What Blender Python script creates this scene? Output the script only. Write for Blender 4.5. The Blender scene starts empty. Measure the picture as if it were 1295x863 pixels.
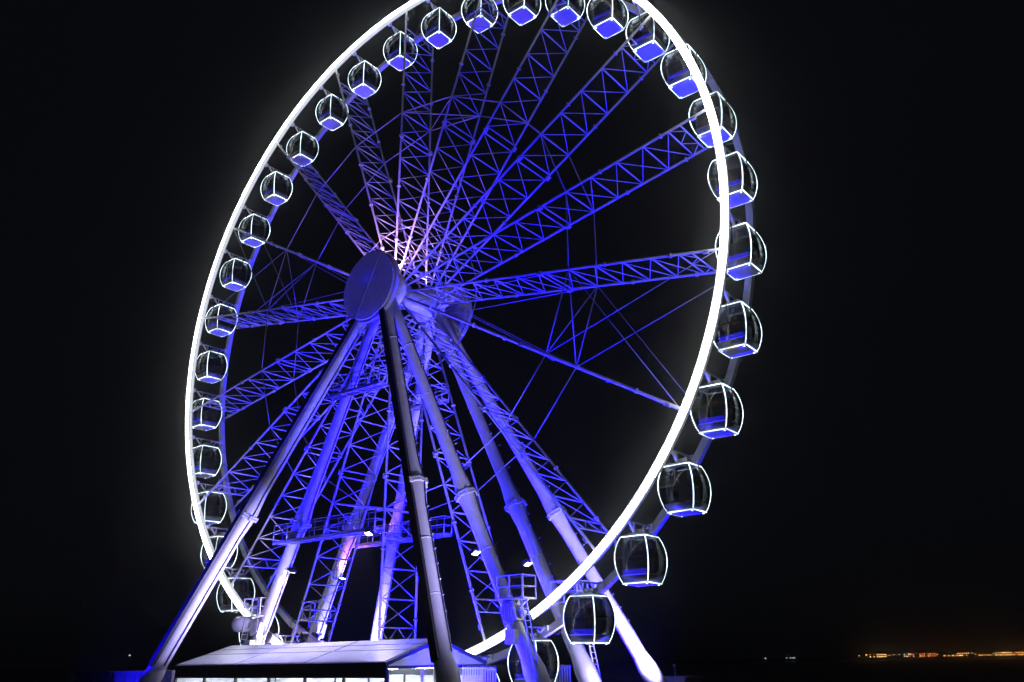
import bpy, math, random
from mathutils import Vector, Matrix
random.seed(7)
R = math.radians
sc = bpy.context.scene
COL = sc.collection

# ------------------------------------------------------------------ camera
HUB = 29.0                                   # hub height, metres
CAM = Vector((40.116, -39.325, HUB - 24.320))
PITCH, ROLL, LENS = 0.36103, -0.01502, 1070.82 / 1295 * 36
right = Vector((0.78659, 0.61748, 0)); fwd = Vector((-0.61748, 0.78659, 0))
up0 = Vector((0, 0, 1)) * math.cos(PITCH) - fwd * math.sin(PITCH)
look = fwd * math.cos(PITCH) + Vector((0, 0, 1)) * math.sin(PITCH)
cr = right * math.cos(ROLL) + up0 * math.sin(ROLL)
cu = up0 * math.cos(ROLL) - right * math.sin(ROLL)
cam = bpy.data.cameras.new('camera'); camo = bpy.data.objects.new('camera', cam); COL.objects.link(camo)
cam.sensor_width = 36; cam.lens = LENS; cam.clip_start = 0.1; cam.clip_end = 30000
M = Matrix((cr, cu, -look)).transposed().to_4x4(); M.translation = CAM
camo.matrix_world = M
sc.camera = camo

def pixel_dir(x, y):
    return (look + cr * ((x - 647.5) / 1070.82) - cu * ((y - 431.5) / 1070.82))

# ------------------------------------------------------------------ world: night sky
w = bpy.data.worlds.new('World'); sc.world = w; w.use_nodes = True
nt = w.node_tree; bg = nt.nodes['Background']
sky = nt.nodes.new('ShaderNodeTexSky'); sky.sky_type = 'NISHITA'; sky.sun_disc = False
sky.sun_elevation = R(-6); sky.sun_rotation = R(200)
air = nt.nodes.new('ShaderNodeMix'); air.data_type = 'RGBA'; air.blend_type = 'ADD'; air.inputs[0].default_value = 1.0
air.inputs[7].default_value = (0.042, 0.047, 0.066, 1)          # faint even night-sky glow over the coast
nt.links.new(sky.outputs[0], air.inputs[6]); nt.links.new(air.outputs[2], bg.inputs[0]); bg.inputs[1].default_value = 0.05
sc.view_settings.view_transform = 'Standard'; sc.view_settings.look = 'None'
sc.view_settings.gamma = 1; sc.view_settings.exposure = 0
sc.cycles.use_denoising = True
sc.cycles.max_bounces = 8; sc.cycles.diffuse_bounces = 2; sc.cycles.glossy_bounces = 3
sc.cycles.transparent_max_bounces = 16; sc.cycles.volume_bounces = 0
sc.cycles.use_light_tree = True
sc.cycles.sample_clamp_indirect = 4

# ------------------------------------------------------------------ materials
def mat(name, col, rough=0.5, metal=0.0, vary=0.12, scale=1.5, bump=0.0, spec=0.5):
    m = bpy.data.materials.new(name); m.use_nodes = True
    t = m.node_tree; b = t.nodes['Principled BSDF']
    b.inputs['Roughness'].default_value = rough; b.inputs['Metallic'].default_value = metal
    b.inputs['Specular IOR Level'].default_value = spec
    tc = t.nodes.new('ShaderNodeTexCoord'); n = t.nodes.new('ShaderNodeTexNoise')
    n.inputs['Scale'].default_value = scale; n.inputs['Detail'].default_value = 6; n.inputs['Roughness'].default_value = 0.65
    t.links.new(tc.outputs['Object'], n.inputs['Vector'])
    mix = t.nodes.new('ShaderNodeMix'); mix.data_type = 'RGBA'
    lo = [max(0, c * (1 - 1.6 * vary)) for c in col]; hi = [min(1, c * (1 + vary)) for c in col]
    mix.inputs[6].default_value = (*lo, 1); mix.inputs[7].default_value = (*hi, 1)
    t.links.new(n.outputs['Fac'], mix.inputs[0]); t.links.new(mix.outputs[2], b.inputs['Base Color'])
    r2 = t.nodes.new('ShaderNodeMapRange'); r2.inputs['To Min'].default_value = max(0.03, rough - 0.12); r2.inputs['To Max'].default_value = min(1, rough + 0.12)
    t.links.new(n.outputs['Fac'], r2.inputs['Value']); t.links.new(r2.outputs[0], b.inputs['Roughness'])
    if bump:
        bp = t.nodes.new('ShaderNodeBump'); bp.inputs['Strength'].default_value = bump; bp.inputs['Distance'].default_value = 0.05
        t.links.new(n.outputs['Fac'], bp.inputs['Height']); t.links.new(bp.outputs[0], b.inputs['Normal'])
    return m

def emit(name, col, strength):
    m = bpy.data.materials.new(name); m.use_nodes = True
    t = m.node_tree; t.nodes.clear()
    e = t.nodes.new('ShaderNodeEmission'); o = t.nodes.new('ShaderNodeOutputMaterial')
    e.inputs[0].default_value = (*col, 1); e.inputs[1].default_value = strength
    t.links.new(e.outputs[0], o.inputs[0]); return m

def glass(name, tint, refl=0.02):
    m = bpy.data.materials.new(name); m.use_nodes = True
    t = m.node_tree; t.nodes.clear()
    o = t.nodes.new('ShaderNodeOutputMaterial'); mx = t.nodes.new('ShaderNodeMixShader')
    tr = t.nodes.new('ShaderNodeBsdfTransparent'); gl = t.nodes.new('ShaderNodeBsdfGlossy'); lw = t.nodes.new('ShaderNodeLayerWeight'); pw = t.nodes.new('ShaderNodeMath'); f = t.nodes.new('ShaderNodeMath')
    tr.inputs[0].default_value = (*tint, 1); gl.inputs['Roughness'].default_value = 0.1; gl.inputs[0].default_value = (.8, .8, .8, 1)
    lw.inputs[0].default_value = 0.5; pw.operation = 'POWER'; pw.inputs[1].default_value = 4.0
    f.operation = 'MULTIPLY_ADD'; f.inputs[1].default_value = 0.5; f.inputs[2].default_value = refl
    t.links.new(lw.outputs['Facing'], pw.inputs[0]); t.links.new(pw.outputs[0], f.inputs[0])
    t.links.new(f.outputs[0], mx.inputs[0]); t.links.new(tr.outputs[0], mx.inputs[1]); t.links.new(gl.outputs[0], mx.inputs[2])
    t.links.new(mx.outputs[0], o.inputs[0]); return m

M_STEEL = mat('white_painted_steel', (0.62, 0.62, 0.64), 0.42, 0, 0.16, 1.2)
M_TRUSS = mat('pale_grey_truss_steel', (0.47, 0.47, 0.49), 0.45, 0, 0.14, 0.9)
M_RIM = mat('rim_steel', (0.5, 0.5, 0.52), 0.4, 0, 0.14, 0.8)
M_DARK = mat('dark_painted_metal', (0.018, 0.018, 0.02), 0.55, 0, 0.2, 2)
M_TRAY = mat('dark_cable_tray', (0.014, 0.014, 0.016), 0.6, 0, 0.2, 2)
M_GALV = mat('galvanised_steel', (0.42, 0.43, 0.45), 0.4, 0.5, 0.15, 4)
M_SCREEN = mat('unlit_led_screen', (0.36, 0.36, 0.38), 0.5, 0, 0.2, 3)
M_CABLE = mat('steel_cable', (0.4, 0.4, 0.42), 0.45, 0.3, 0.1, 1)
M_FLOOR = mat('gondola_floor_pan', (0.55, 0.55, 0.58), 0.5, 0, 0.25, 1.7)
M_KICK = mat('gondola_lower_panel', (0.07, 0.07, 0.075), 0.4, 0, 0.15, 3)
M_SEAT = mat('seat_vinyl', (0.3, 0.3, 0.32), 0.5, 0, 0.2, 5)
M_ROOF = mat('gondola_roof', (0.35, 0.4, 0.42), 0.35, 0, 0.15, 3)
M_PROOF = mat('pavilion_roof_sheet', (0.68, 0.68, 0.7), 0.3, 0, 0.2, 0.7)
def translucent(m, col, fac):
    t = m.node_tree; o = t.nodes['Material Output']; b = t.nodes['Principled BSDF']
    tl = t.nodes.new('ShaderNodeBsdfTranslucent'); tl.inputs[0].default_value = (*col, 1); mx = t.nodes.new('ShaderNodeMixShader'); mx.inputs[0].default_value = fac
    t.links.new(b.outputs[0], mx.inputs[1]); t.links.new(tl.outputs[0], mx.inputs[2]); t.links.new(mx.outputs[0], o.inputs[0])
translucent(M_PROOF, (.9, .9, .95), .6)
M_GABLE = mat('gable_membrane', (0.75, 0.75, 0.76), 0.6, 0, 0.06, 1)
translucent(M_GABLE, (.95, .95, 1), .75)
M_WALL = mat('pavilion_white_panel', (0.7, 0.7, 0.7), 0.6, 0, 0.08, 1)
M_DECK = mat('deck_steel_plate', (0.2, 0.2, 0.21), 0.6, 0, 0.25, 0.6, 0.2)
M_GROUND = mat('asphalt', (0.045, 0.045, 0.047), 0.85, 0, 0.3, 0.4, 0.3)
M_SAND = mat('far_shore_ground', (0.05, 0.05, 0.045), 0.9, 0, 0.3, 0.02)
M_WATER = mat('night_sea', (0.003, 0.005, 0.008), 0.25, 0, 0.2, 0.15, 0.6, 0.3)
M_FARWALL = mat('far_building_wall', (0.12, 0.11, 0.1), 0.8, 0, 0.25, 0.2)
M_CONT = mat('container_paint', (0.4, 0.41, 0.45), 0.5, 0, 0.15, 0.8)
M_RUBBER = mat('tyre_rubber', (0.02, 0.02, 0.02), 0.8)
M_GLASS = glass('gondola_tinted_glass', (0.30, 0.32, 0.33))
M_PGLASS = glass('pavilion_glass', (0.8, 0.84, 0.86))
M_LED = emit('rim_led_front', (1.0, 1.0, 0.94), 12)
M_LED2 = emit('rim_led_front_cool', (0.95, 1.0, 1.0), 8)
M_LED3 = emit('rim_led_front_bright', (1.0, 1.0, 0.93), 16)
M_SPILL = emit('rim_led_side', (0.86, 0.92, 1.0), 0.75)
M_EDGE = emit('gondola_edge_led', (0.72, 0.88, 1.0), 3.0)
def uneven(m, lo, hi, scale):
    t = m.node_tree; e = t.nodes['Emission']; n = t.nodes.new('ShaderNodeTexNoise'); n.inputs['Scale'].default_value = scale
    g_ = t.nodes.new('ShaderNodeNewGeometry'); r_ = t.nodes.new('ShaderNodeMapRange')
    r_.inputs['From Min'].default_value = .3; r_.inputs['From Max'].default_value = .7; r_.inputs['To Min'].default_value = lo; r_.inputs['To Max'].default_value = hi
    t.links.new(g_.outputs['Position'], n.inputs['Vector']); t.links.new(n.outputs['Fac'], r_.inputs['Value']); t.links.new(r_.outputs[0], e.inputs[1])
uneven(M_EDGE, 0.7, 4.6, 1.1)
M_PINK = emit('hub_lamp_lens', (1.0, 0.75, 1.0), 12)
M_BLUE = emit('blue_flood_lens', (0.15, 0.12, 1.0), 14)
M_WLENS = emit('white_flood_lens', (0.85, 0.85, 1.0), 12)
M_RED = emit('red_indicator', (1.0, 0.1, 0.04), 1.2)
M_BENCH = emit('blue_bench_glow', (.03, .02, 1.0), 4.5)  # glow of the panel added inside the gondolas
M_TUBE = emit('ceiling_tube_light', (0.88, 0.9, 1.0), 100)

# ------------------------------------------------------------------ mesh helpers
def basis(d):
    d = d.normalized(); a = Vector((0, 0, 1)) if abs(d.z) < 0.95 else Vector((0, 1, 0))
    x = d.cross(a).normalized(); return x, x.cross(d).normalized(), d

class MB:
    def __init__(s): s.v = []; s.f = []; s.sm = []
    def face(s, idx, smooth=False): s.f.append(idx); s.sm.append(smooth)
    def box(s, c, size, rot=None):
        c = Vector(c); n = len(s.v)
        for dz in (-.5, .5):
            for dx, dy in ((-.5, -.5), (.5, -.5), (.5, .5), (-.5, .5)):
                p = Vector((dx * size[0], dy * size[1], dz * size[2]))
                if rot: p = rot @ p
                s.v.append(c + p)
        for q in ((3, 2, 1, 0), (4, 5, 6, 7), (0, 1, 5, 4), (1, 2, 6, 5), (2, 3, 7, 6), (3, 0, 4, 7)): s.face([n + i for i in q])
        return s
    def bar(s, a, b, wx, wy, side=None):
        a, b = Vector(a), Vector(b); d = (b - a); L = d.length; d.normalize()
        if side is None: x, y, _ = basis(d)
        else:
            x = Vector(side); x = (x - d * x.dot(d)).normalized(); y = d.cross(x)
        rot = Matrix((x, y, d)).transposed()
        return s.box((a + b) / 2, (wx, wy, L), rot)
    def path(s, pts, rads, seg=8, smooth=True):
        pts = [Vector(p) for p in pts]; rings = []
        if not hasattr(rads, '__len__'): rads = [rads] * len(pts)
        x, y, _ = basis(pts[-1] - pts[0])
        for p, r in zip(pts, rads):
            n = len(s.v); rings.append(n)
            for k in range(seg):
                a = 2 * math.pi * k / seg; s.v.append(p + x * (r * math.cos(a)) + y * (r * math.sin(a)))
        for i in range(len(pts) - 1):
            for k in range(seg):
                k2 = (k + 1) % seg; s.face([rings[i] + k, rings[i] + k2, rings[i + 1] + k2, rings[i + 1] + k], smooth)
        s.face([rings[0] + k for k in range(seg)][::-1]); s.face([rings[-1] + k for k in range(seg)])
        return s
    def tube(s, a, b, r, seg=8): return s.path([a, b], r, seg)
    def lathe_y(s, prof, seg=48, c=(0, 0, 0), smooth=True):      # profile of (radius, y), closed loop
        c = Vector(c); n0 = len(s.v); m = len(prof)
        for k in range(seg):
            a = 2 * math.pi * k / seg
            for r, y in prof: s.v.append(c + Vector((r * math.sin(a), y, r * math.cos(a))))
        for k in range(seg):
            k2 = (k + 1) % seg
            for j in range(m):
                j2 = (j + 1) % m
                s.face([n0 + k * m + j, n0 + k2 * m + j, n0 + k2 * m + j2, n0 + k * m + j2], smooth)
        return s
    def arc_box(s, r0, r1, y0, y1, a0, a1, n):                    # annular sector about the Y axis
        n0 = len(s.v)
        for k in range(n + 1):
            a = a0 + (a1 - a0) * k / n
            for r, y in ((r0, y0), (r1, y0), (r1, y1), (r0, y1)): s.v.append(Vector((r * math.sin(a), y, r * math.cos(a))))
        for k in range(n):
            for j in range(4):
                j2 = (j + 1) % 4; b = n0 + k * 4
                s.face([b + j, b + j2, b + 4 + j2, b + 4 + j])
        s.face([n0, n0 + 3, n0 + 2, n0 + 1]); e = n0 + n * 4; s.face([e, e + 1, e + 2, e + 3]); return s
    def poly_prism(s, pts, off):
        pts = [Vector(p) for p in pts]; off = Vector(off); n = len(s.v); m = len(pts)
        s.v += pts + [p + off for p in pts]
        s.face(list(range(n, n + m))[::-1]); s.face(list(range(n + m, n + 2 * m)))
        for i in range(m): j = (i + 1) % m; s.face([n + i, n + j, n + m + j, n + m + i])
        return s
    def mesh(s, name, m):
        me = bpy.data.meshes.new(name); me.from_pydata([tuple(p) for p in s.v], [], s.f)
        me.polygons.foreach_set('use_smooth', s.sm); me.materials.append(m); me.update()
        import bmesh
        bm = bmesh.new(); bm.from_mesh(me); bmesh.ops.recalc_face_normals(bm, faces=bm.faces); bm.to_mesh(me); bm.free()
        return me
    def build(s, name, m, parent=None, loc=None): return link(name, s.mesh(name, m), parent, loc)

def link(name, me, parent=None, loc=None, rot=None):
    o = bpy.data.objects.new(name, me); COL.objects.link(o)
    if parent: o.parent = parent
    if loc is not None: o.location = loc
    if rot is not None: o.rotation_euler = rot
    return o

def thing(name, label, cat, loc=(0, 0, 0), rz=0, group=None):
    o = bpy.data.objects.new(name, None); COL.objects.link(o); o.location = loc; o.rotation_euler = (0, 0, rz)
    tag(o, label, cat, group); return o
def tag(o, label, cat, group=None):
    o['label'] = label; o['category'] = cat
    if group: o['group'] = group
    return o
def copy_tree(o, parent=None):
    c = o.copy(); COL.objects.link(c)
    if parent: c.parent = parent
    for ch in o.children: copy_tree(ch, c)
    return c
def W(s_, ax, z): return Vector((s_, -ax, HUB + z))              # wheel frame -> world

# ------------------------------------------------------------------ ground, platform, sea
g = MB(); g.box((-25, 2, -1.5), (150, 108, 3)); o = g.build('ground', M_GROUND); o['kind'] = 'structure'
g = MB(); g.v += [Vector((x, y, -1.4)) for x, y in ((-9000, -9000), (9000, -9000), (9000, 9000), (-9000, 9000))]; g.face([0, 1, 2, 3])
o = g.build('sea', M_WATER); o['kind'] = 'structure'
g = MB(); g.box((0, 0, 0.502), (33, 24, 0.996)); o = g.build('boarding_platform', M_DECK); o['kind'] = 'structure'

# ------------------------------------------------------------------ the wheel
RW = 1.56; RR = 25.0
wheel = thing('ferris_wheel', 'giant blue-lit ferris wheel with a blazing white LED rim', 'ferris wheel', (0, 0, 0))
HC = Vector((0, 0, HUB))
def ring(name, y, hr):
    g = MB(); g.arc_box(RR - hr, RR + hr, y - .17, y + .17, 0, 2 * math.pi, 360)
    return g.build(name, M_RIM, wheel, HC)
rim_f = ring('rim', -RW, .12); rim_b = ring('rim', RW, .2)
rim_f['label'] = 'front rim edged all round with white LED panels'
# led panels on the front rim: a bright strip crossed by short radial bars
NP = 180
g = MB(); half = math.pi / NP * 0.985
g.arc_box(RR - .115, RR + .115, -.235, -.175, -half, half, 2)
for k in range(7):
    a = -half + (k + .5) * 2 * half / 7
    g.arc_box(RR - .22, RR + .22, -.262, -.238, a - .00085, a + .00085, 1)
pms = [g.mesh('led_panel', m_) for m_ in (M_LED, M_LED2, M_LED3)]
for k in range(NP): link('led_panel', random.choice(pms), rim_f, (0, -RW, 0), (0, 2 * math.pi * k / NP, 0))
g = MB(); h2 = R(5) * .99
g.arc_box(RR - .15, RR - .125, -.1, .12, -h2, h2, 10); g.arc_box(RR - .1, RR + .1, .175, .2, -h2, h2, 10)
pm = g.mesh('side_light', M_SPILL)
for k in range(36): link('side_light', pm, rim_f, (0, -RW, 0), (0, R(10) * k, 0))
# splice plates on the back rim
g = MB(); g.arc_box(RR - .23, RR + .23, -.2, .2, -.006, .006, 1); pm = g.mesh('splice_plate', M_GALV)
for k in range(36): link('splice_plate', pm, rim_b, (0, RW, 0), (0, R(0.4 + 10 * k), 0))

# spokes: planar ladder trusses, one chord on each rim
PH = 0.45
nodes = [2.1, 3.85, 5.6, 7.4, 9.2, 11.0, 12.75, 13.2, 15.05, 16.9, 18.75, 20.6, 22.3, 23.05]
g = MB(); g.box((0, -RW, 1.05), (.5, .1, .5)); g.box((0, RW, 1.05), (.5, .1, .5)); sp_m = g.mesh('spoke', M_TRUSS)
ch_m = []
for y in (-RW, RW):
    g = MB(); g.tube((0, y, .9), (0, y, RR - .2), .076, 10)
    for r in (4.2, 8.6, 12.97, 17.6, 21.8):
        g.path([(0, y, r - .05), (0, y, r + .05)], .15, 8)
    g.box((0.1, y, 23.9), (.12, .16, .3)); g.box((0.1, y, 12.97), (.1, .3, .34))
    ch_m.append(g.mesh('chord', M_TRUSS))
g = MB(); g.tube((0, -RW, 0), (0, RW, 0), .048, 8); rung_m = g.mesh('rung', M_TRUSS)
xb_m = []
for a, b in zip(nodes[:-1], nodes[1:]):
    g = MB()
    if b - a > 1:
        g.tube((.03, -RW, a), (.03, RW, b), .028, 6); g.tube((-.03, RW, a), (-.03, -RW, b), .028, 6)
    elif b > 23:
        for i in range(4):
            y0 = -RW + i * 2 * RW / 4; z0, z1 = (a, b) if i % 2 == 0 else (b, a)
            g.tube((0, y0, z0), (0, y0 + 2 * RW / 4, z1), .028, 6)
    else: continue
    xb_m.append(g.mesh('cross_brace', M_TRUSS))
for j in range(18):
    a = R(PH + 20 * j)
    s_ = link('spoke', sp_m, wheel, HC, (0, a, 0))
    for m in ch_m: link('chord', m, s_)
    for r in nodes: link('rung', rung_m, s_, (0, 0, r))
    for m in xb_m: link('cross_brace', m, s_)
def wp(deg, r, y): return Vector((r * math.sin(R(deg)), y, r * math.cos(R(deg))))
def rod(name, a, b, r=.028): MB().tube(a, b, r, 6).build(name, M_CABLE, wheel, HC)
for j in range(18):
    a, b = PH + 20 * j, PH + 20 * (j + 1)
    for y in (-RW, RW):
        rod('tie_rod', wp(a, 15.05, y), wp(b, 15.05, y), .04)
        rod('inner_tie_rod', wp(a, 5.0, y), wp(b, 5.0, y), .045)
        if j in (5, 14):
            rod('brace_cable', wp(a, 15.05, y), wp(b, 24.6, y), .022); rod('brace_cable', wp(b, 15.05, y), wp(a, 24.6, y), .022)
            rod('brace_cable', wp(a, 15.05, y), wp(b, 2.5, y), .022); rod('brace_cable', wp(b, 15.05, y), wp(a, 2.5, y), .022)
    if j in (0, 5, 9, 14):
        rod('tie_rod', wp(a, 15.05, -RW), wp(b, 15.05, RW), .035); rod('tie_rod', wp(a, 15.05, RW), wp(b, 15.05, -RW), .035)
# hub
g = MB(); g.lathe_y([(.01, -1.95), (.75, -1.95), (1.25, -1.85), (1.25, -1.3), (.7, -1.2), (.7, 1.2), (1.25, 1.3), (1.25, 1.85), (.75, 1.95), (.01, 1.95)], 40)
hub = g.build('hub', M_STEEL, wheel, HC)
bm_ = MB().tube((0, -1.97, 0), (0, -1.9, 0), .05, 6).mesh('bolt', M_GALV)
for k in range(12):
    for y in (0, 3.87): link('bolt', bm_, hub, (1.0 * math.sin(R(30 * k)), y, 1.0 * math.cos(R(30 * k))))

# ------------------------------------------------------------------ support frame
sup = thing('support_frame', 'pale steel support frame of eight tube legs carrying the wheel hub', 'support frame')
leg_specs = [  # side s, side ax, attach ax, foot s, foot ax, outer?
    (-1, 1, 0), (1, 1, 0), (-1, -1, 0), (1, -1, 0), (-1, 1, 1), (1, 1, 1), (-1, -1, 1), (1, -1, 1)]
peg_m = MB().tube((0, 0, 0), (.28, 0, 0), .022, 6).mesh('step_peg', M_GALV)
def leg_pt(ss, sa, outer, t):
    if outer: return W(ss * (.26 + (14.2 - .26) * t), sa * (2.7 + (10.02 - 2.7) * t), -.3 - 28.5 * t)
    return W(ss * (.2 + (14.13 - .2) * t), sa * 2.3, -.3 - 28.5 * t)
for ss, sa, outer in leg_specs:
    f = lambda t: leg_pt(ss, sa, outer, t)
    ts = [0, .1, .3, .475, .515, .53, .545, .57, .7, .835, .86, .968]
    rs = [.34, .37, .39, .41, .54, .54, .5, .42, .44, .46, .6, .56]
    g = MB(); g.path([f(t) for t in ts], rs, 20)
    leg = g.build('leg', M_STEEL, sup)
    if outer: leg['label'] = 'outrigger leg spreading away from the wheel'
    g = MB(); d = (f(1) - f(0)).normalized()
    g.path([f(.522) - d * .02, f(.522) + d * .1], .66, 8, False)
    g.path([f(.522) + d * .16, f(.522) + d * .28], .66, 8, False)
    x, y, _ = basis(d)
    for k in range(4):
        q = f(.522) + (x * math.cos(R(90 * k + 45)) + y * math.sin(R(90 * k + 45))) * .62
        g.bar(q, q + d * .32, .16, .16)
    g.build('flange', M_STEEL, leg)
    MB().path([W(ss * 14.2 * .97, sa * (9.8 if outer else 2.3), -28.0 + .003), W(ss * 14.2 * .97, sa * (9.8 if outer else 2.3), -27.7)], [1.0, .85], 12, False).build('base_plate', M_GALV, leg)
    cs = Vector((1, 0, 0)); cs = (cs - d * cs.dot(d)).normalized()
    MB().path([f(t) + cs * (rs[i] + .05) for i, t in enumerate(ts[1:-2], 1)], .035, 6).build('conduit', M_DARK, leg)
    for t in (.16, .29, .4, .64, .74):
        rr_ = .392 if t < .5 else .442
        MB().path([f(t) - d * .03, f(t) + d * .03], rr_ + .012, 20).build('weld_band', M_STEEL, leg)
    for k in range(22):
        t = .2 + .6 * k / 22
        rr = .4
        side = Vector((ss * .8, -sa * .3 * (k % 2 * 2 - 1), .35)).normalized() if not outer else Vector((1, 0, .2)).normalized()
        side = (side - d * side.dot(d)).normalized()
        o = link('step_peg', peg_m, leg, f(t) + side * rr * .93)
        o.rotation_mode = 'QUATERNION'; o.rotation_quaternion = Vector((1, 0, 0)).rotation_difference(side)
    if outer and sa > 0:
        n_ = Vector((0, -1, 0)); n_ = (n_ - d * n_.dot(d)).normalized()
        g = MB(); g.bar(f(.06) + n_ * .56, f(.845) + n_ * .56, .42, .2, side=(1, 0, 0))
        for t in [.1 + .06 * i for i in range(12)]: g.bar(f(t) + n_ * .3, f(t) + n_ * .5, .1, .1)
        g.build('cable_tray', M_TRAY, leg)
# bearing heads and axle
for sa in (1, -1):
    g = MB(); g.path([W(0, sa * 1.96, 0), W(0, sa * 3.1, 0)], .55, 24); g.box(W(0, sa * 2.5, -.35), (1.3, 1.0, .9)); g.build('bearing_head', M_STEEL, sup)
# end discs
def disc(sa):
    c = W(-.05, sa * 3.55, -.25); rad = 2.45
    y = -sa
    g = MB(); g.lathe_y([(.01, 0), (rad, 0), (rad + .05, y * .06), (rad + .05, y * .26), (rad, y * .32), (.01, y * .36)], 72)
    d = g.build('end_disc', M_SCREEN, sup, c)
    d['label'] = 'round unlit display disc with fine horizontal ribs' if sa > 0 else 'round back disc on the far end of the hub'
    if sa > 0:
        n = 40
        for k in range(n):
            z = -rad + (k + .5) * 2 * rad / n; hw = math.sqrt(max(.01, rad * rad - z * z)) - .02
            link('screen_rib', MB().box((0, 0, 0), (2 * hw, .06, .05)).mesh('screen_rib', M_SCREEN), d, (0, y * .385, z))
        a = R(27); MB().bar((-math.sin(a) * rad, y * .43, -math.cos(a) * rad), (math.sin(a) * rad, y * .43, math.cos(a) * rad), .05, .03).build('seam_strip', M_GALV, d)
    em = MB().path([(0, 0, 0), (0, y * .07, 0)], .045, 6).mesh('edge_bolt', M_GALV)
    for k in range(28): link('edge_bolt', em, d, ((rad - .1) * math.sin(R(360 / 28 * k)), y * .36, (rad - .1) * math.cos(R(360 / 28 * k))))
    g = MB()
    for k in range(16):
        a = R(22.5 * k); g.bar((.5 * math.sin(a), -y * .05, .5 * math.cos(a)), ((rad - .05) * math.sin(a), -y * .05, (rad - .05) * math.cos(a)), .08, .08)
    g.build('stiffener', M_GALV, d)
    g = MB(); g.arc_box(rad + .08, rad + .16, min(0, y * .3), max(0, y * .3), 0, 2 * math.pi, 72); g.build('disc_edge_band', M_GALV, d)
disc(1); disc(-1)
# machinery cluster round the far bearing
mach = [(-.6, -2.4, .95, .5), (.2, -2.2, 1.05, .4), (.9, -2.5, .8, .6), (1.25, -2.3, .1, .45), (.7, -2.9, 1.2, .35), (1.4, -2.8, .5, .4), (-.9, -2.7, .3, .5)]
for s_, ax, z, q in mach:
    g = MB(); g.box((0, 0, 0), (q, q * .8, q * .9)); g.box((0, 0, q * .5), (q * .7, q * .6, q * .12)); g.tube((0, 0, -q * .4), (-s_ * .5, 0, -z * .6 - .2), .04, 6)
    g.build('control_box', M_STEEL, sup, W(s_, ax, z))

# catwalks
def catwalk(s0, s1, ax, z, width=.75, cage=True):
    g = MB(); g.box(W((s0 + s1) / 2, ax, z), (s1 - s0, width, .06))
    for e in (-1, 1): g.box(W((s0 + s1) / 2, ax + e * width * .5, z - .09), (s1 - s0, .09, .18))
    for k in range(int((s1 - s0) / .7)): g.box(W(s0 + .35 + k * .7, ax, z - .12), (.06, width - .1, .1))
    dk = g.build('catwalk', M_GALV, sup)
    n = max(2, int((s1 - s0) / 1.3))
    for e in (-1, 1):
        pl = MB()
        for zz in (.55, 1.1): pl.tube(W(s0, ax + e * width * .5, z + zz), W(s1, ax + e * width * .5, z + zz), .03, 6)
        pl.build('handrail', M_GALV, dk)
        for k in range(n + 1):
            s_ = s0 + (s1 - s0) * k / n
            MB().tube(W(s_, ax + e * width * .5, z), W(s_, ax + e * width * .5, z + 1.12), .035, 6).build('post', M_GALV, dk)
    for s_ in (s0, s1):
        g = MB()
        for zz in (.55, 1.1): g.tube(W(s_, ax - width * .5, z + zz), W(s_, ax + width * .5, z + zz), .03, 6)
        g.build('end_rail', M_GALV, dk)
catwalk(-9.0, 1.0, 3.0, -16.55); catwalk(-8.4, 1.2, -3.0, -16.3)
catwalk(-4.6, .8, 3.0, -7.1, .7); catwalk(-4.4, .8, -3.0, -6.9, .7)

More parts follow.
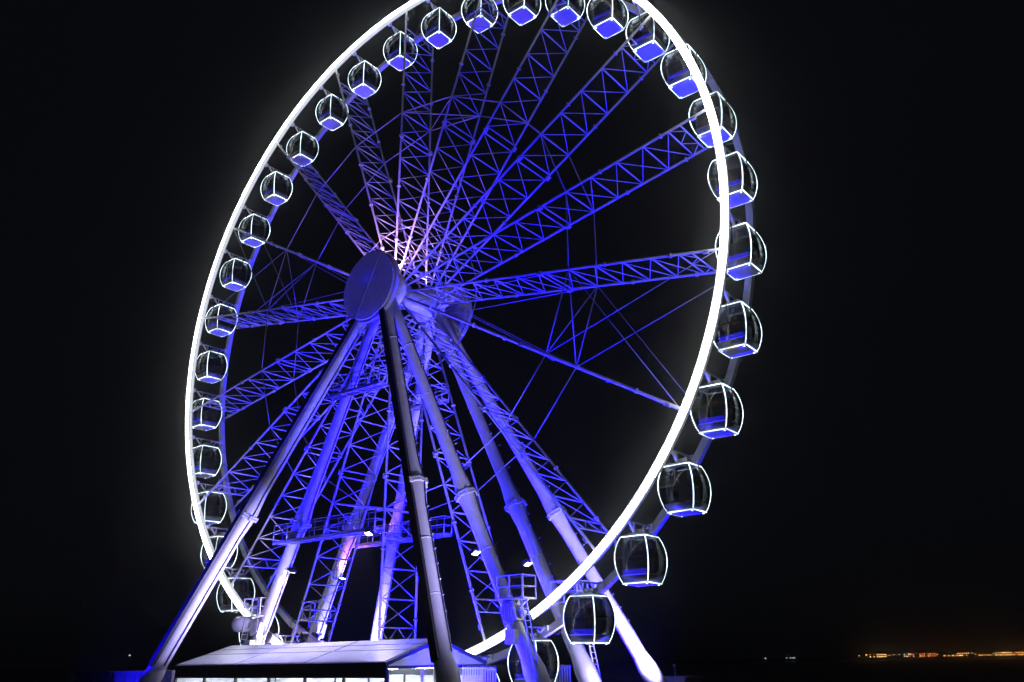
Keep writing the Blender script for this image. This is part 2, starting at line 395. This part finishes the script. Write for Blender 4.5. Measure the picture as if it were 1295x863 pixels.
# tyre-drive platforms where the rims pass the inner legs
def drive(ss, sa):
    s0 = 10.3; z = -21.25
    c = lambda s_, ax, zz: W(ss * s_, sa * ax, zz)
    g = MB(); g.box(c(11.2, 2.5, z), (1.9, 1.15, .07)); g.bar(c(10.3, 2.4, z - 1.2), c(12.0, 2.5, z - .05), .1, .1); g.bar(c(10.5, 2.4, z - 1.3), c(11.4, 2.5, z - .05), .1, .1)
    dk = g.build('drive_platform', M_STEEL, sup)
    corners = [(10.3, 1.95), (11.2, 1.95), (12.1, 1.95), (12.1, 3.05), (11.2, 3.05), (10.3, 3.05)]
    for s_, ax in corners: MB().box(c(s_, ax, z + .6), (.07, .07, 1.2)).build('post', M_STEEL, dk)
    for zz in (.6, 1.17):
        g = MB()
        for (a, b) in zip(corners, corners[1:] + corners[:1]): g.bar(c(*a, z + zz), c(*b, z + zz), .05, .05)
        g.build('guard_rail', M_STEEL, dk)
    g = MB(); g.box(c(10.95, 2.5, z - .75), (.9, .75, 1.0), Matrix.Rotation(ss * -.35, 3, 'Y')); g.box(c(11.1, 2.28, z - 1.0), (.8, .12, .8), Matrix.Rotation(ss * -.35, 3, 'Y')); g.path([c(11.2, 2.45, z - .5), c(11.7, 2.45, z - .8)], .22, 12)
    for k in range(5): g.box(c(10.65 + k * .15, 2.9, z - .62 - k * .055), (.05, .12, .8))
    g.build('motor', M_STEEL, dk)
    for k in (0, 1):
        g = MB(); p = c(10.65 + k * .8, 1.98, z - 1.35 + k * .32); g.path([p + Vector((0, .11 * sa, 0)), p - Vector((0, .11 * sa, 0))], [.38, .38], 20); g.build('drive_tyre', M_RUBBER, dk)
    g = MB(); g.box(c(11.25, 2.95, z - 1.9), (.6, .4, .75)); g.build('control_box', M_STEEL, dk)
    if ss < 0 and sa > 0:
        g = MB(); g.path([c(11.9, 2.6, z - .45), c(12.2, 2.6, z - .45), c(12.2, 2.6, z - .45), c(13.3, 2.6, z - .45), c(13.4, 2.6, z - .45)], [.3, .32, .52, .52, .46], 24); g.build('motor_drum', M_STEEL, dk)
    lad = MB(); base = c(13.3, 2.75, -27.98); top = c(11.9, 2.75, z + .1)
    for e in (-.22, .22): lad.bar(base + Vector((0, e, 0)), top + Vector((0, e, 0)), .05, .05)
    for k in range(1, 22):
        q = base.lerp(top, k / 22); lad.tube(q + Vector((0, -.22, 0)), q + Vector((0, .22, 0)), .018, 6)
    lad.build('ladder', M_STEEL, dk)
for ss in (-1, 1):
    for sa in (-1, 1): drive(ss, sa)

# ------------------------------------------------------------------ gondolas
PROF = [(-1.15, .74), (-.95, .83), (-.6, .925), (-.3, .975), (0, .99), (.3, .975), (.6, .92), (.9, .83), (1.12, .73)]
def hz(z):
    for (z0, h0), (z1, h1) in zip(PROF, PROF[1:]):
        if z0 <= z <= z1: return h0 + (h1 - h0) * (z - z0) / (z1 - z0)
    return PROF[-1][1]
def shell(z0, z1, n, inset, thick, gap):
    g = MB(); rows = []
    for i in range(n + 1):
        z = z0 + (z1 - z0) * i / n; h = hz(z)
        b = len(g.v)
        g.v += [Vector((h - inset, -(h - gap), z)), Vector((h - inset, h - gap, z)), Vector((h - inset - thick, h - gap, z)), Vector((h - inset - thick, -(h - gap), z))]
        rows.append(b)
    for a, b in zip(rows, rows[1:]):
        for j in range(4): g.face([a + j, a + (j + 1) % 4, b + (j + 1) % 4, b + j], j in (0, 2))
    g.face([rows[0] + j for j in range(4)][::-1]); g.face([rows[-1] + j for j in range(4)])
    return g
GOND = 'gondolas hanging round the wheel rim'
gl = 'dark glass gondola outlined in white light hanging on the wheel rim'
g0 = thing('gondola', gl, 'gondola', (0, 0, 0), 0, GOND)
g = MB(); g.box((0, 0, -1.2), (1.43, 1.43, .1)); g.box((0, 0, -1.265), (1.14, 1.14, .03))
flo = g.build('floor_pan', M_FLOOR, g0)
fe = MB().box((0, 0, 0), (1.38, .038, .038)).mesh('floor_light', M_EDGE)
fd = MB().path([(0, 0, -.02), (0, 0, .02)], .05, 8).mesh('corner_lamp', M_EDGE)
for k in range(4):
    a = R(90 * k); link('floor_light', fe, flo, (.745 * math.sin(a), -.745 * math.cos(a), -1.22), (0, 0, a))
    a += R(45); link('corner_lamp', fd, flo, (.86 * math.sin(a), -.86 * math.cos(a), -1.27))
post_m = MB().path([(h - .05, h - .05, z) for z, h in PROF], .045, 6).mesh('corner_post', M_DARK)
strip_m = MB().path([(h - .008, h - .008, z) for z, h in PROF], .023, 6).mesh('light_strip', M_EDGE)
re_m = MB().box((0, 0, 0), (1.4, .036, .036)).mesh('roof_light', M_EDGE)
win_m = shell(-.80, 1.1, 11, .03, .03, .08).mesh('window', M_GLASS)
kick_m = shell(-1.14, -.82, 3, .035, .03, .08).mesh('lower_panel', M_KICK)
gb = MB()
gb.box((hz(.1) - .06, 0, .05), (.05, 1.75, .07)); gb.box((hz(.1) - .07, 0, .55), (.05, .06, 1.0)); bar_m = gb.mesh('window_bar', M_DARK)
roof_g = MB()
lv = [(1.13, .73), (1.2, .69), (1.3, .46), (1.36, .2)]
for z, h in lv: roof_g.v += [Vector((h, -h, z)), Vector((h, h, z)), Vector((-h, h, z)), Vector((-h, -h, z))]
for i in range(3):
    for j in range(4): roof_g.face([i * 4 + j, i * 4 + (j + 1) % 4, i * 4 + 4 + (j + 1) % 4, i * 4 + 4 + j])
roof_g.face([3, 2, 1, 0]); roof_g.face([12, 13, 14, 15])
roof = roof_g.build('roof', M_ROOF, g0)
MB().box((.1, 0, 1.43), (.7, .5, .16)).build('air_unit', M_GALV, roof)
for k in range(4):
    a = R(90 * k)
    p = link('corner_post', post_m, g0, (0, 0, 0), (0, 0, a)); link('light_strip', strip_m, p)
    wd = link('window', win_m, g0, (0, 0, 0), (0, 0, a)); link('window_bar', bar_m, wd)
    link('lower_panel', kick_m, g0, (0, 0, 0), (0, 0, a))
    link('roof_light', re_m, roof, (.735 * math.sin(a), -.735 * math.cos(a), 1.12), (0, 0, a))
for e in (-1, 1):
    g = MB(); g.box((e * .5, 0, -.72), (.4, 1.3, .1)); g.box((e * .7, 0, -.35), (.08, 1.3, .7)); g.box((e * .5, 0, -.95), (.1, 1.1, .35)); g.build('seat', M_SEAT, g0)
    g = MB(); g.bar((0, e * .5, 1.28), (0, e * 1.0, 1.83), .14, .05, side=(1, 0, 0)); g.bar((0, e * .5, 1.28), (0, e * .5, 1.83), .1, .05, side=(1, 0, 0)); g.box((0, e * 1.28, 1.83), (.26, .2, .26)); g.build('hanger', M_STEEL, g0)
MB().tube((0, -1.36, 1.83), (0, 1.36, 1.83), .055, 10).build('pivot_axle', M_GALV, g0)
MB().box((0, -.72, -.72), (1.35, .05, .38)).build('bench_glow', M_BENCH, g0)  # glowing panel added to give the blue band low inside
g = MB(); g.box((-.3, .6, .62), (.07, .03, .16)); g.build('indicator_lamp', M_RED, g0)
for k in range(36):
    a = R(5.34 + 10 * k)
    o = g0 if k == 0 else copy_tree(g0)
    o.location = (24.88 * math.sin(a), 0, HUB + 24.88 * math.cos(a) - 1.83)
    if k:
        for ch in list(o.children):
            nm = ch.name.split('.')[0]
            if (nm == 'indicator_lamp' and k % 3 == 0) or (nm == 'bench_glow' and k % 5 == 2): bpy.data.objects.remove(ch)
    sway = random.uniform(-.02, .02); o.rotation_euler = (sway, random.uniform(-.02, .02), 0)

# ------------------------------------------------------------------ pavilion
S0, S1, A0, A1 = -8.1, 9.42, 3.0, 10.0; ZE, ZR, ZF = -24.33, -23.25, -28.0; AM = (A0 + A1) / 2
pav = thing('boarding_pavilion', 'low glazed pavilion with pale pitched roof under the wheel', 'pavilion')
for side in (1, -1):
    for b in range(3):
        sa, sb = S0 + (S1 - S0) * b / 3 + .07, S0 + (S1 - S0) * (b + 1) / 3 - .07
        cuts = [0, .5, .75, 1.0]
        for c0, c1 in zip(cuts, cuts[1:]):
            e0 = (A1 + .15) if side > 0 else (A0 - .15)
            q = lambda s_, c: W(s_, e0 + (AM - e0) * c, ZE + (ZR - ZE) * c)
            c0 += .014; c1 -= .014
            g = MB(); g.poly_prism([q(sa, c0), q(sb, c0), q(sb, c1), q(sa, c1)], (0, 0, .06)); g.build('roof_panel', M_PROOF, pav)
    g = MB()
    for b in range(4):
        s_ = S0 + (S1 - S0) * b / 3; e0 = (A1 + .12) if side > 0 else (A0 - .12)
        g.bar(W(s_, e0, ZE - .06), W(s_, AM, ZR - .06), .16, .16, side=(1, 0, 0))
    for c in (.5, .75, 1.0):
        g.bar(W(S0, e0 + (AM - e0) * c, ZE + (ZR - ZE) * c - .1), W(S1, e0 + (AM - e0) * c, ZE + (ZR - ZE) * c - .1), .1, .12)
    g.build('roof_frame', M_DARK, pav)
for ax in (A1, A0):
    g = MB(); g.box(W((S0 + S1) / 2, ax, ZE - .315), (S1 - S0 + .1, .14, .69)); g.build('fascia', M_DARK, pav)
    for k in range(7):
        s_ = S0 + (S1 - S0) * k / 6
        MB().box(W(s_, ax, (ZE - .62 + ZF) / 2), (.12, .12, ZE - .62 - ZF)).build('mullion', M_DARK, pav)
        if k < 6:
            s2 = s_ + (S1 - S0) / 6
            MB().box(W((s_ + s2) / 2, ax, (ZE - .66 + ZF + .04) / 2), (s2 - s_ - .14, .03, ZE - .66 - ZF - .06)).build('window' if ax == A1 else 'wall_panel', M_PGLASS if ax == A1 else M_WALL, pav)
for s_ in (S0, S1):
    g = MB(); g.poly_prism([W(s_ - .03, A0 + .1, ZE - .12), W(s_ - .03, A1 - .1, ZE - .12), W(s_ - .03, AM, ZR - .2)], (.06, 0, 0)); g.build('gable_panel', M_GABLE, pav)
    g = MB(); g.box(W(s_, AM, ZE - .2), (.1, A1 - A0 - .2, .12)); g.build('gable_beam', M_DARK, pav)
    for k in range(4):
        ax = A0 + .1 + (A1 - A0 - .2) * k / 3
        MB().box(W(s_, ax, (ZE - .27 + ZF) / 2), (.1, .1, ZE - .27 - ZF)).build('mullion', M_WALL, pav)
        if k < 3:
            a2 = ax + (A1 - A0 - .2) / 3
            MB().box(W(s_, (ax + a2) / 2, (ZE - .3 + ZF) / 2), (.03, a2 - ax - .12, ZE - .34 - ZF)).build('window' if s_ == S1 else 'wall_panel', M_PGLASS if s_ == S1 else M_WALL, pav)
MB().box(W((S0 + S1) / 2, AM, ZF + .03), (S1 - S0 - .3, A1 - A0 - .3, .05)).build('floor', M_WALL, pav)
for k in range(4):
    for ax in (AM - 1.8, AM + 1.8):
        MB().box(W(S0 + 2.2 + k * 4.3, ax, ZE - .25), (2.6, .16, .08)).build('ceiling_light', M_TUBE, pav)
MB().box(W(S0 + 5, AM - .5, ZF + .6), (3.0, .7, 1.1)).build('ticket_counter', M_WALL, pav)

# ------------------------------------------------------------------ cabins, screens
def cabin(name, label, s0, s1, a0, a1, ztop, zbot, m):
    t = thing(name, label, 'cabin')
    MB().box(W((s0 + s1) / 2, (a0 + a1) / 2, (ztop + zbot) / 2), (s1 - s0, a1 - a0, ztop - zbot - .1)).build('wall', m, t)
    MB().box(W((s0 + s1) / 2, (a0 + a1) / 2, ztop), (s1 - s0 + .16, a1 - a0 + .16, .12)).build('roof', m, t)
    n = int((s1 - s0) / .55)
    rm = MB().box((0, 0, 0), (.2, .05, ztop - zbot - .3)).mesh('wall_rib', m)
    for k in range(n): link('wall_rib', rm, t, W(s0 + (k + .5) * (s1 - s0) / n, a1 + .028, (ztop + zbot) / 2))
    g = MB(); g.box(W(s0 + .8, a1 + .04, zbot + 1.05), (.9, .06, 2.0)); d = g.build('door', m, t); MB().box(W(s0 + 1.1, a1 + .1, zbot + 1.0), (.05, .06, .16)).build('handle', M_GALV, d)
    return t
cabin('service_cabin', 'dark service cabin beside the blue-lit cabin', -25.0, -20.2, 5.0, 7.6, -24.68, HUB * -1 + .004, M_DARK)
cabin('service_cabin', 'blue-lit pale service cabin beside the outrigger leg foot', -20.0, -12.9, 5.0, 7.4, -24.66, -HUB + .004, M_CONT)
t = cabin('service_cabin', 'small blue-lit cabin with a short roof mast near the sea', 9.7, 12.1, -16.4, -14, -25.5, -HUB + .004, M_CONT)
g = MB(); g.path([W(11.1, -14.6, -25.45), W(11.1, -14.6, -24.8)], .05, 8); g.box(W(11.1, -14.6, -24.75), (.16, .16, .12)); g.build('mast', M_GALV, t)
def screen(label, s0, s1, ax, ztop):
    t = thing('slatted_screen', label, 'screen')
    for zz in (ztop - .15, ztop - 1.8, -27.8): MB().box(W((s0 + s1) / 2, ax + .04, zz), (s1 - s0, .05, .08)).build('rail', M_GALV, t)
    n = int((s1 - s0) / .16); sm = MB().box((0, 0, 0), (.085, .03, ztop + 28)).mesh('slat', M_GALV)
    for k in range(n + 1): link('slat', sm, t, W(s0 + (s1 - s0) * k / n, ax, (ztop - 28) / 2))
screen('slatted steel screen between the pavilion and the near inner leg', 9.9, 12.0, 5.2, -24.5)
screen('slatted steel screen beside the far inner leg foot', 8.2, 9.3, -5.0, -24.6)

# ------------------------------------------------------------------ floodlights
def flood(loc, aim, col, power, lens, label, angle=100, blend=.6, size=.25, stand=None, group=None):
    loc, aim = Vector(loc), Vector(aim)
    t = thing('flood_light', label, 'flood light', loc, 0, group)
    d = (aim - loc).normalized(); q = d.to_track_quat('-Z', 'Y')
    g = MB(); g.box((0, 0, .12), (.5, .36, .18)); 
    for k in range(5): g.box((-.2 + .1 * k, 0, .24), (.02, .3, .08))
    h = g.build('housing', M_DARK, t); h.rotation_mode = 'QUATERNION'; h.rotation_quaternion = q
    ln = MB().box((0, 0, .015), (.44, .3, .02)).build('lens', lens, h)
    g = MB(); x = q @ Vector((1, 0, 0)); y = Vector((0, 0, -.4)) if stand is None else Vector(stand)
    for e in (-1, 1): g.bar(x * .29 * e - d * .12, x * .29 * e - d * .12 + y, .05, .02)
    g.bar(x * -.3 - d * .12 + y, x * .3 - d * .12 + y, .06, .03); g.build('bracket', M_DARK, t)
    L = bpy.data.lights.new('lamp', 'SPOT'); L.energy = power; L.color = col; L.spot_size = R(angle); L.spot_blend = blend; L.shadow_soft_size = size
    lo = bpy.data.objects.new('lamp', L); COL.objects.link(lo); lo.parent = t; lo.location = d * .06
    lo.rotation_mode = 'QUATERNION'; lo.rotation_quaternion = q
BLUE = (.008, .003, 1.0); WHITE = (.48, .43, 1.0); PINK = (.95, .5, 1.0)
fl = 'floods on the platform'
Z0 = -27.55
for s_, ax, ts, ta, tz, pw, lb in [
    (-16.0, 13.0, -1, 2, -2, 65000, 'blue floodlight by the foot of the front left legs'),
    (4.5, 2.45, 5, 0, -2, 150000, 'blue floodlight behind the pavilion aimed up the wheel'),
    (13.5, -6.5, 8, 0, 0, 110000, 'blue floodlight by the feet of the rear right legs'),
    (-9.0, -7.0, -6, 0, 0, 110000, 'blue floodlight by the feet of the rear left legs'),
    (11.0, 6.0, 9, 2, -6, 80000, 'blue floodlight by the feet of the front right legs')]:
    flood(W(s_, ax, Z0), W(ts, ta, tz), BLUE, pw, M_BLUE, lb, 110 if s_ > -15 else 52)
for s_, ax, z, ts, ta, tz, pw, ang, size, lb in [
    (15.6, -7.6, Z0, 11.5, -8.2, -22, 38000, 46, .25, 'white floodlight shining up the rear right outrigger leg'),
    (15.3, -1.3, Z0, 10.5, -2.3, -20, 9000, 46, .25, 'white floodlight shining up the rear right inner leg'),
    (-10.3, -3.0, Z0, -10.6, -2.3, -21, 18000, 40, .25, 'white floodlight shining up the rear left inner leg'),
    (-9.6, -6.9, Z0, -10.4, -8.0, -21, 20000, 40, .25, 'white floodlight shining up the rear left outrigger leg'),
    (-10.0, 1.6, Z0, -10.8, 2.3, -21.5, 20000, 46, .25, 'white floodlight shining up the front left inner leg'),
    (-1.5, 6.3, -22.75, -9.2, 7.4, -19.0, 18000, 84, .5, 'added white floodlight on the pavilion ridge brightening the front left outrigger leg'),  # added lamp without a known fixture, lights the side of the leg
    (20.5, 11.5, -28.58, 7.8, 6.8, -14.0, 36000, 42, 1.0, 'added white floodlight on the ground brightening the front right outrigger leg'),  # extra lamp put in front so the leg shows a lit side
    (0.6, 3.5, -16.95, 0.5, 7.4, -24.0, 24000, 110, .3, 'added white floodlight under the lower catwalk brightening the pavilion roof')]:  # added lamp, only there to brighten the roof sheets
    flood(W(s_, ax, z), W(ts, ta, tz), WHITE, pw, M_WLENS, lb, ang, 1.0, size, (0, 0, .3) if z > -18 else None)
flood(W(-16.5, 10.8, -28.3), W(-16.5, 7.4, -25.4), BLUE, 4500, M_BLUE, 'small added blue floodlight brightening the pale cabin', 120)  # lamp added to turn the cabin front blue
flood(W(12.6, -11.6, -28.3), W(11.0, -14.0, -26.2), BLUE, 4500, M_BLUE, 'small added blue floodlight brightening the cabin with the mast', 130)  # added lamp for the blue on this cabin and the leg base
# lamps on the legs and at the hub
for ss, sa, t, lb in [(-1, 1, .635, 'small floodlight bolted to the front left inner leg'), (-1, -1, .64, 'small floodlight bolted to the rear left inner leg'), (1, 1, .64, 'small floodlight bolted to the front right inner leg'), (1, -1, .65, 'small floodlight bolted to the rear right inner leg')]:
    p = leg_pt(ss, sa, 0, t) + Vector((.85 if ss < 0 else -.85, 0, -.1))
    flood(p, leg_pt(ss, sa, 0, .9 if (ss, sa) != (-1, -1) else .42), ((1, .3, .85) if sa < 0 else PINK) if ss < 0 else WHITE, (900 if sa > 0 else 1600) if ss < 0 else 300, M_WLENS, lb, 100, stand=(-.4 if ss < 0 else .4, 0, .1))
for ax, s_, z, aim, pw, lb in [(2.05, .2, 1.35, (1, 1.5, 12), 2100, 'pinkish floodlight on top of the front hub bearing'), (2.0, -.75, 1.1, (-9, 1.6, 8), 350, 'pinkish floodlight on the side of the front hub bearing'), (-2.0, .3, 1.4, (2, -1.6, 12), 700, 'pinkish floodlight on top of the rear hub bearing')]:
    flood(W(s_, ax, z), W(*aim), PINK, pw, M_PINK, lb, 150)

# ------------------------------------------------------------------ far shore with lit buildings
D = 1500.0
def far(x, y, d=D):
    v = pixel_dir(x, y); v = v / math.hypot(v.x, v.y); return CAM + v * d
a, b = far(900, 830, D + 60), far(1500, 820, D + 60); c_ = (a + b) / 2
ang = math.atan2(b.y - a.y, b.x - a.x)
g = MB(); g.box((0, 0, 0), (1600, 160, 3.0)); o = g.build('far_shore', M_SAND, None, (c_.x, c_.y, -1.2)); o.rotation_euler = (0, 0, ang); o['kind'] = 'structure'
random.seed(3)
WARM = [emit('lit_window_%d' % i, c, s_) for i, (c, s_) in enumerate([((1, .4, .09), 5.5), ((1, .6, .2), 6.5), ((1, .15, .04), 5), ((1, .95, .8), 5), ((.8, .9, 1), 1.8)])]
far_specs = [
    (1094, 1106, 6.0, 1, 'far waterfront building with yellow lit windows and open ground either side'),
    (1108, 1121, 8.5, 1, 'taller far waterfront building with yellow lit windows'),
    (1142, 1156, 7.0, 3, 'far waterfront building lit with white windows'),
    (1162, 1183, 7.0, 2, 'far waterfront building with red lit front'),
    (1187, 1206, 5.5, 0, 'low far waterfront building with orange windows beside the red-lit one'),
    (1207, 1226, 6.5, 0, 'far waterfront building with dense orange windows'),
    (1237, 1254, 5.5, 0, 'far waterfront building with a sparse row of orange windows'),
    (1258, 1280, 7.0, 1, 'brightest long far waterfront building with amber windows'),
    (1281, 1300, 6.0, 0, 'far waterfront building with orange windows beside the brightest one'),
    (993, 1012, 4.0, 4, 'faint pale-lit far building standing apart on the shore'),
    (966, 973, 4.0, 4, 'tiny faint far hut with one pale light')]
winm = {}
for x0, x1, h, mi, lb in far_specs:
    p0, p1 = far(x0, 826), far(x1, 826)
    L = (p1 - p0).length; an = math.atan2(p1.y - p0.y, p1.x - p0.x)
    t = thing('waterfront_building', lb, 'building', (p0.x, p0.y, .3), an, 'lit buildings on the far shore')
    MB().box((L / 2, 6, h / 2), (L, 10, h)).build('wall', M_FARWALL, t)
    g = MB(); g.poly_prism([(-.4, .4, h), (-.4, 11.6, h), (-.4, 6, h + 2)], (L + .8, 0, 0)); g.build('roof', M_DARK, t)
    n = max(1, int(L / 2.6)); rows = 1 if h < 6 else 2
    for k in range(n):
        for r_ in range(rows):
            if random.random() < (.25 if mi != 4 else .5): continue
            key = (mi if random.random() < .7 else random.choice([0, 1, 1, 2] if mi != 4 else [4]))
            if key not in winm: winm[key] = MB().box((0, 0, 0), (1.4, .2, 1.1)).mesh('window', WARM[key])
            o = link('window', winm[key], t, ((k + .5) * L / n, .88, 2.4 + r_ * 2.8)); o.scale = (random.uniform(.5, 1.5), 1, random.uniform(.5, 1.3))
FL = 'promenade lamps on the far shore'
hm = MB().box((0, 0, 0), (.9, .6, .6)).mesh('lamp_head', WARM[1]); pm = MB().path([(0, 0, 0), (0, 0, 5)], [.1, .06], 6).mesh('post', M_DARK)
for x in (1086, 1124, 1130, 1137, 1159, 1185, 1229, 1233, 1256, 1290):
    p = far(x, 826, D - 14); t = thing('lamp_post', 'small warm promenade lamp on the far shore', 'lamp post', (p.x, p.y, .3), 0, FL)
    h = random.uniform(3.2, 5.5); o = link('post', pm, t); o.scale = (1, 1, h / 5); link('lamp_head', hm, t, (0, 0, h + .3))
p = far(164, 829, 420)
t = thing('lamp_post', 'lone distant lamp post with one small white light beyond the cabins', 'lamp post', (p.x, p.y, -1.5))
MB().path([(0, 0, 0), (0, 0, p.z + 1.4)], [.12, .07], 8).build('post', M_DARK, t); MB().box((0, 0, p.z + 1.5), (.5, .3, .22)).build('lamp_head', emit('distant_lamp', (.9, .95, 1), 3), t)

# ------------------------------------------------------------------ added haze standing in for camera bloom
g = MB(); g.box((150, 0, 28.0), (4200, 4600, 64)); hz_o = g.build('haze', M_DARK); hz_o['kind'] = 'stuff'; hz_o['label'] = 'thin haze added for camera bloom round the lights'
m = bpy.data.materials.new('bloom_haze'); m.use_nodes = True; t = m.node_tree; t.nodes.clear()
pv = t.nodes.new('ShaderNodeVolumePrincipled'); oo = t.nodes.new('ShaderNodeOutputMaterial')
pv.inputs['Color'].default_value = (.9, .92, 1, 1); pv.inputs['Density'].default_value = 0.00065; pv.inputs['Anisotropy'].default_value = 0.96
t.links.new(pv.outputs[0], oo.inputs['Volume']); hz_o.data.materials[0] = m
